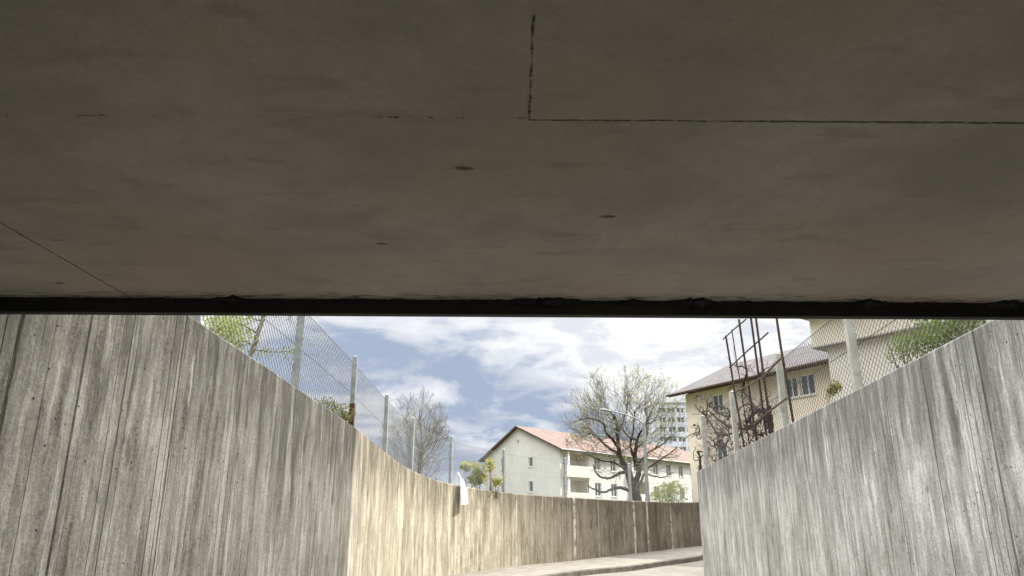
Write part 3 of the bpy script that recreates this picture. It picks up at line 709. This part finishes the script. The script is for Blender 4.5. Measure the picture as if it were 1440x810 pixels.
# big old bare tree in front of the white house
TY = 42.0; rg = random.Random(12)
base = at(893, 718, TY); base.z = .2
tree = empty('bare_tree', base, label='large old bare tree with dark crooked limbs in front of the white house', cat='tree')
def z8(x, y, dy=0.0): return at(780+x/4.263, 520+y/4.263, TY+dy)
ctr = z8(420, 300); ax = Vector((3.75, 3.3, 3.35))
def inside(p):
    q = p-ctr; return (q.x/ax.x)**2+(q.y/ax.y)**2+(q.z/ax.z)**2 < 1.0
tm, cm, tips = MB(), MB(), []
b0 = Vector((z8(500, 790).x, TY, .2))
limbs = [
 ([b0, z8(492, 770), z8(470, 700), z8(448, 630), z8(420, 570, .1)], .38, .25, False),
 ([z8(470, 690), z8(500, 640, -.2), z8(505, 590, -.3), z8(480, 540, -.3), z8(490, 470, -.4), z8(492, 420, -.3)], .22, .12, True),
 ([z8(430, 590), z8(400, 540, .2), z8(383, 470, .3), z8(376, 400, .3), z8(370, 320, .2), z8(352, 270, 0)], .21, .09, True),
 ([z8(415, 560), z8(370, 500, .6), z8(320, 465, 1.0), z8(250, 400, 1.4), z8(190, 380, 1.6)], .14, .05, True),
 ([z8(385, 470), z8(350, 420, -.5), z8(310, 380, -.9), z8(290, 320, -1.1), z8(215, 290, -1.4), z8(150, 300, -1.5)], .12, .04, True),
 ([z8(378, 390), z8(405, 320, .5), z8(430, 250, .9), z8(440, 150, 1.1)], .10, .035, True),
 ([z8(492, 420), z8(440, 400, .3), z8(400, 350, .6), z8(350, 360, .9)], .09, .04, True),
 ([z8(492, 425), z8(520, 370, -.6), z8(560, 300, -.9), z8(590, 220, -1.1)], .09, .03, True),
 ([z8(440, 610), z8(390, 622, -.6), z8(350, 640, -.9), z8(300, 648, -1.1), z8(252, 625, -1.3), z8(232, 570, -1.4)], .13, .045, True),
 ([z8(480, 750), z8(440, 722, -.5), z8(390, 708, -.9), z8(345, 712, -1.2), z8(300, 735, -1.5), z8(240, 718, -1.7), z8(200, 690, -1.8)], .14, .04, True),
 ([z8(492, 740), z8(515, 670, .4), z8(550, 600, .8), z8(610, 555, 1.1), z8(690, 500, 1.4), z8(735, 465, 1.5)], .11, .035, True),
 ([z8(540, 615), z8(600, 640, -.6), z8(660, 640, -.9), z8(720, 610, -1.0)], .06, .025, True),
 ([z8(500, 560), z8(560, 500, .6), z8(640, 450, .9), z8(690, 400, 1.1)], .08, .03, True),
 ([z8(480, 540), z8(455, 460, -1.0), z8(470, 360, -1.5), z8(480, 240, -1.8)], .10, .03, True),
 ([z8(430, 600), z8(360, 560, -1.4), z8(270, 540, -2.0), z8(180, 500, -2.2)], .09, .03, True),
 ([z8(370, 330), z8(330, 250, .6), z8(280, 180, .8)], .07, .025, True), ([z8(490, 470), z8(540, 420, 1.5), z8(560, 330, 2.0), z8(540, 210, 2.1)], .08, .03, True)]
for P, r0, r1, g in limbs:
    Q = limb(tm, P, r0*.8, r1*.75, 8, rg, .03)
    if g:
        for i in range(3, len(Q)):
            for _ in range(2):
                if rg.random() < .52 or i == len(Q)-1:
                    dd = (Q[i]-Q[i-1]).normalized(); a = Matrix.Rotation(rg.uniform(0, 6.28), 3, dd) @ dd.orthogonal().normalized()
                    nd = dd*.6+a*rg.uniform(.5, 1)+(Q[i]-ctr).normalized()*.6
                    grow(cm, tips, Q[i], nd, rg.uniform(.9, 1.5), .021, 3, inside, rg, .10, .8)
tm.build('trunk', M['bark'], tree); cm.build('crown', M['twig_dark'], tree)
bm_ = MB()
for p, dd in tips:
    if rg.random() < (.75 if p.x > ctr.x+.3 and p.z > ctr.z-1.5 else .4):
        for _ in range(rg.randint(1, 3)): bm_.leaf(p+Vector((rg.gauss(0, .05), rg.gauss(0, .05), rg.gauss(0, .05))), rg.uniform(.05, .11), rg)
bm_.build('buds', M['bud'], tree)

# smaller bare tree behind the left fence
rg = random.Random(5); TY2 = 48.0
b0 = Vector((-.127*TY2+.35, TY2, .2)); t2 = empty('bare_tree', b0, label='smaller bare tree with a round grey crown behind the left fence', cat='tree')
ctr2 = at(584, 622, TY2); ax2 = Vector((2.35, 2.3, 3.45))
def inside2(p):
    q = p-ctr2; return (q.x/ax2.x)**2+(q.y/ax2.y)**2+(q.z/ax2.z)**2 < 1
tm, cm, tips = MB(), MB(), []
Q = limb(tm, [b0, b0+Vector((-.05, 0, 1.2)), b0+Vector((-.12, 0, 2.6)), b0+Vector((-.05, .1, 4.2))], .20, .10, 8, rg, .02)
for i in range(4, len(Q)):
    for _ in range(5):
        a = rg.uniform(0, 6.28); el = rg.uniform(.15, 1.3)
        nd = Vector((math.cos(a)*math.cos(el), math.sin(a)*math.cos(el), math.sin(el)))
        grow(cm, tips, Q[i], nd, rg.uniform(1.4, 2.2), .036, 4, inside2, rg, .06, .6, (2, 4))
tm.build('trunk', M['bark'], t2); cm.build('crown', M['twig'], t2)

# leafy young tree at the top left, behind the left fence
rg = random.Random(21)
b0 = Vector((-4.55, 11.2, 1.2)); t3 = empty('young_tree', b0, label='young tree with fresh light green leaves at the upper left behind the fence', cat='tree')
tm, lm = MB(), MB()
tpos = [b0, at(352, 500, 11.2), at(362, 470, 11.2), at(372, 440, 11.2), at(380, 400, 11.2)]
Q = limb(tm, tpos, .045, .03, 6, rg)
tw_ = MB()
for P in ([at(362, 470, 11.2), at(335, 455, 11.0), at(312, 462, 10.9), at(290, 466, 10.8)], [at(368, 452, 11.2), at(330, 440, 11.3), at(300, 446, 11.2)], [at(355, 492, 11.2), at(375, 494, 11.0), at(405, 495, 10.9), at(416, 499, 10.8)],
          [at(372, 440, 11.2), at(350, 420, 11.3), at(310, 415, 11.2)], [at(372, 440, 11.2), at(395, 436, 11.2), at(410, 446, 11.3)], [at(380, 400, 11.2), at(340, 370, 11.2)], [at(380, 400, 11.2), at(410, 360, 11.2)], [at(356, 486, 11.2), at(338, 478, 11.3), at(325, 482, 11.3)]):
    Q = limb(tw_, P, .014, .005, 4, rg, .01)
    far = P[-1].x < at(345, 450, 11.2).x or P[-1].z > 3.2
    for q in Q[2:]:
        for _ in range(48 if far else 6):
            sg = .11 if far else .05
            lm.leaf(q+Vector((rg.gauss(0, sg), rg.gauss(0, sg), rg.gauss(0, sg))), rg.uniform(.035, .065), rg)
        for _ in range(3): tw_.tube([q, q+Vector((rg.gauss(0, .1), rg.gauss(0, .1), rg.gauss(0, .1)))], .003, 3, False)
for k in range(1300):                               # hanging clump by the wall
    c = at(rg.gauss(318, 14), rg.gauss(464, 13), 10.9+rg.gauss(0, .25)); lm.leaf(c, rg.uniform(.03, .06), rg)
tm.build('trunk', M['twig'], t3); tw_.build('branch', M['twig'], t3); lm.build('crown', M['leaf_light'], t3)

def bush(name, label, blobs, n, size, ml, seed, stems=(), mstem='twig', cat='bush', loc=None):
    rg = random.Random(seed); c0 = Vector(blobs[0][0]); root = empty(name, loc or (c0.x, c0.y, c0.z-blobs[0][1][2]), label=label, cat=cat)
    lm, sm = MB(), MB(); tot = sum(b[2] for b in blobs)
    for c, rad, wgt in blobs:
        for k in range(int(n*wgt/tot)):
            v = Vector((rg.gauss(0, 1), rg.gauss(0, 1), rg.gauss(0, 1))).normalized()*rg.random()**.45
            p = Vector(c)+Vector((v.x*rad[0], v.y*rad[1], v.z*rad[2]))
            if mnoise.noise(p*(1.1/max(.15, min(rad)))) < -.18: continue
            lm.leaf(p, rg.uniform(.6, 1.25)*size, rg)
        for k in range(int(8)):
            e = Vector(c)+Vector((rg.gauss(0, .5)*rad[0], rg.gauss(0, .5)*rad[1], rg.uniform(.2, 1.05)*rad[2]))
            s0 = Vector((c[0]+rg.gauss(0, .15)*rad[0], c[1], root.location.z))
            limb(sm, [s0, s0.lerp(e, .5)+Vector((rg.gauss(0, .05), 0, 0)), e], .008, .003, 4, rg)
    for P, r0, r1 in stems: limb(sm, P, r0, r1, 5, rg, .004)
    sm.build('stem', M[mstem], root); lm.build('foliage', M[ml], root); return root
# ivy clump at the rusty post
bush('ivy_clump', 'low clump of olive ivy on the wall top beside the rusty post', [(at(472, 580, 11.9), (.34, .25, .17), 1), (at(454, 570, 11.4), (.24, .2, .13), .6), (at(482, 589, 12.0), (.14, .2, .13), .4)], 1800, .045, 'leaf_ivy', 4)
# yellow-green shrub behind the hanging white bag
p0 = at(672, 690, 21.4)
stems = [([at(672, 695, 21.4), at(668, 672, 21.4), at(655, 655, 21.4)], .010, .005), ([at(672, 695, 21.4), at(676, 670, 21.4), at(672, 652, 21.4)], .012, .005), ([at(688, 695, 21.5), at(690, 670, 21.5), at(689, 650, 21.5)], .010, .004),
         ([at(688, 695, 21.5), at(696, 682, 21.5), at(702, 676, 21.5)], .008, .004)]
bush('leafy_shrub', 'yellow-green leafy shrub behind the fence by the hanging white bag', [(at(671, 668, 21.4), (.29, .25, .34), 1), (at(655, 656, 21.4), (.18, .15, .13), .25), (at(690, 653, 21.5), (.13, .15, .17), .22), (at(698, 678, 21.5), (.17, .15, .16), .2)], 820, .115, 'leaf_yellow', 6, stems, loc=(p0.x, p0.y, .5))
# right: hedge bush behind the fence
bush('dense_bush', 'dense green bush leaning over the right-hand wall behind the fence', [(at(1300, 478, 9.3), (.42, .35, .20), 1), (at(1335, 466, 8.8), (.34, .3, .17), .8), (at(1268, 492, 9.8), (.20, .3, .2), .3), (at(1355, 440, 8.6), (.4, .35, .25), .8), (at(1318, 445, 9.2), (.35, .35, .14), .5)], 5200, .042, 'leaf_green', 8,
     [([at(1262, 520, 9.8), at(1256, 500, 9.8), at(1250, 488, 9.8)], .008, .004), ([at(1270, 520, 9.7), at(1254, 508, 9.8), at(1244, 500, 9.9)], .008, .004), ([at(1290, 520, 9.4), at(1275, 495, 9.5), at(1262, 478, 9.6)], .009, .004)], loc=(5.6, 9.2, 1.3))
bush('small_plant', 'small sprig of olive leaves at the fence below the beige window', [(at(1174, 544, 11.0), (.10, .1, .10), 1), (at(1166, 552, 11.0), (.06, .06, .08), .4)], 170, .06, 'leaf_yellow', 9, [([at(1163, 575, 11.0), at(1167, 555, 11.0), at(1174, 540, 11.0)], .006, .003)])
bush('pale_bush', 'pale green bush in new leaf beside the trunk of the big bare tree', [(at(942, 694, 38), (1.0, .8, .55), 1), (at(928, 700, 38), (.6, .6, .4), .5), (at(944, 682, 38), (.5, .5, .35), .4)], 1700, .12, 'bud', 10)
bush('dry_shrub', 'dry brownish twiggy shrub behind the wall below the balcony', [(at(812, 700, 34), (.9, .5, .3), 1)], 60, .05, 'leaf_ivy', 14)

# ------------------------------------------------------------------ rusty trellis and vine on the right wall
tr_ = empty('trellis', at(1080, 608, lat=4.16), label='tall rusty steel trellis leaning on the right wall in front of the fence', cat='trellis')
rods = [((1047, 632), (1020.6, 472)), ((1054, 626), (1029, 463)), ((1064, 622), (1039, 449)), ((1078, 615), (1055, 440)), ((1085, 610), (1062, 440)), ((1116, 597), (1091, 440))]
for k, (b_, t_) in enumerate(rods):
    p = at(*b_, lat=4.12); q = at(*t_, y=p.y); e = p+(q-p)*1.0
    if k > 2: e = p+(q-p)*1.35
    mb = MB(); mid = p.lerp(e, .5)+Vector((rnd.uniform(-.015, .015), rnd.uniform(-.01, .01), 0))
    r_ = .011 if k == 1 else .020
    mb.tube([p-(e-p)*.03, p.lerp(e, .25), mid, p.lerp(e, .75), e], r_, 6); mb.build('upright', M['rust'], tr_)
def ty(px, py):                                    # depth of the trellis plane at a photo column
    r = at(px+ (627-py)*.16, 625-(px+(627-py)*.16-1046)*.5, lat=4.12); return r.y
bars = [((1017, 477), (1049, 449), .014, 'rust'), ((1026, 517), (1080, 468), .015, 'rust'), ((1031, 552), (1063, 538), .011, 'rust_brown'), ((1074, 530), (1099, 503), .020, 'rust_brown'), ((1032, 554), (1078, 527), .013, 'rust_brown'), ((1060, 597), (1106, 560), .019, 'rust_brown')]
for a, b, r_, mm in bars:
    p, q = at(*a, y=ty(*a)-.03), at(*b, y=ty(*b)-.03); mb = MB(); mb.tube([p, p.lerp(q, .5)+Vector((0, 0, .01)), q], r_, 6); mb.build('crossbar', M[mm], tr_)
vi = empty('gnarled_vine', at(1000, 660, lat=4.3), label='gnarled leafless dark vine with knobbly stubs climbing at the trellis', cat='vine')
vm = MB(); vt = vm; rg = random.Random(31)
def z5(x, y, lat=4.22): return at(900+x/3.523, 440+y/3.523, lat=lat)
V = [([(300, 775), (297, 730), (290, 690)], .035, .03, 1), ([(285, 688), (320, 690), (350, 712), (372, 740)], .022, .012, 0), ([(420, 705), (385, 610), (350, 545), (318, 508)], .022, .026, 1),
     ([(335, 475), (330, 435), (300, 412), (280, 400)], .018, .012, 0), ([(275, 455), (300, 490), (345, 487), (390, 530), (440, 562), (520, 577), (562, 560)], .016, .032, 1),
     ([(520, 577), (570, 545), (605, 515), (650, 478)], .03, .026, 0), ([(345, 455), (385, 490), (432, 515), (452, 490)], .026, .022, 1), ([(355, 470), (400, 462), (440, 480)], .022, .018, 0),
     ([(652, 600), (645, 540), (628, 490), (575, 475), (540, 420), (513, 378), (526, 310), (520, 270), (470, 262)], .05, .014, 0), ([(562, 545), (580, 600), (605, 603)], .018, .026, 1),
     ([(265, 600), (285, 602), (297, 570), (270, 555)], .018, .010, 1), ([(440, 705), (405, 722), (380, 745)], .02, .012, 1), ([(540, 540), (560, 500), (610, 492), (640, 520)], .03, .03, 1),
     ([(513, 378), (470, 360), (440, 385)], .014, .008, 0), ([(648, 570), (640, 500), (635, 470)], .055, .04, 1), ([(565, 330), (600, 290), (640, 270)], .012, .007, 0)]
for P, r0, r1, kn in V:
    Q = limb(vm, [z5(*p) for p in P], r0, r1, 7, rg, .012)
    if kn:
        for q in (Q[-1], Q[0]) if r0 > .02 else (Q[-1],):
            for _ in range(3): vm.knob(q+Vector((rg.gauss(0, .02), rg.gauss(0, .02), rg.gauss(0, .025))), rg.uniform(.022, .042), rg)
    for q in Q[1:]:
        for _ in range(3):
            if rg.random() < .55:
                e = q+Vector((rg.gauss(0, .11), rg.gauss(0, .2), rg.gauss(.03, .15))); limb(vt, [q, q.lerp(e, .5)+Vector((rg.gauss(0, .03), 0, rg.gauss(0, .03))), e], .007, .003, 3, rg)
for _ in range(45):
    x0, y0_ = rg.uniform(290, 600), rg.uniform(470, 700); la = rg.uniform(4.2, 4.55); P_ = [z5(x0, y0_, la)]
    for j in range(3): x0 += rg.gauss(0, 32); y0_ += rg.gauss(-12, 34); P_.append(z5(x0, min(y0_, 735), la))
    Q = limb(vm, P_, rg.uniform(.010, .020), .006, 5, rg, .012)
    if rg.random() < .5: vm.knob(Q[-1], rg.uniform(.015, .03), rg)
for _ in range(170):
    q = z5(rg.uniform(300, 560), rg.uniform(560, 720), rg.uniform(4.2, 4.6)); e = q+Vector((rg.gauss(0, .12), rg.gauss(0, .25), rg.gauss(.05, .2)))
    limb(vt, [q, q.lerp(e, .5)+Vector((rg.gauss(0, .03), 0, rg.gauss(0, .03))), e], .006, .003, 3, rg)
vm.build('branches', M['bark_vine'], vi, smooth=True)

# ------------------------------------------------------------------ white plastic bag hooked over the curved wall
pB, nB = interp(LP, LS, LNn, sy(LP, LS, 19.95)); td = Vector((nB.y, -nB.x, 0)); no = Vector((-nB.x, -nB.y, 0))   # along wall (away), and out of the wall
c = Vector((pB[0], pB[1], pB[2]))
bag = empty('plastic_bag', c, label='white plastic bag hooked over the top edge of the sunlit curved wall', cat='bag')
mb = MB(); ring = []
for (h, w, d0, d1) in ((.17, .05, .05, .08), (.10, .09, .08, .12), (0.0, .13, .11, .16), (-.15, .16, .13, .19), (-.30, .185, .15, .21), (-.47, .20, .16, .22)):
    r_ = []
    for (a, b) in ((-1, 0), (-.9, .8), (-.1, 1.05), (.5, .55), (1, .1), (.6, -.05), (0, .02)):
        r_.append(c+td*(a*w+rnd.uniform(-.006, .006))+no*(d0+(d1-d0)*b+rnd.uniform(-.006, .006))+Vector((0, 0, h+.02*a)))
    ring.append(r_)
for a, b in zip(ring, ring[1:]):
    for k in range(7): mb.face([a[k], a[(k+1) % 7], b[(k+1) % 7], b[k]])
mb.face(ring[-1]); mb.face(ring[0][::-1])
mb.build('body', M['white_sheet'], bag)
mb = MB(); limb(mb, [c+no*.04+Vector((0, 0, .18)), c+no*-.05+Vector((0, 0, .33)), c-no*.10+td*.03+Vector((0, 0, .22)), c-no*.10+td*.06+Vector((0, 0, .02))], .018, .012, 5); mb.build('handle', M['white_sheet'], bag)
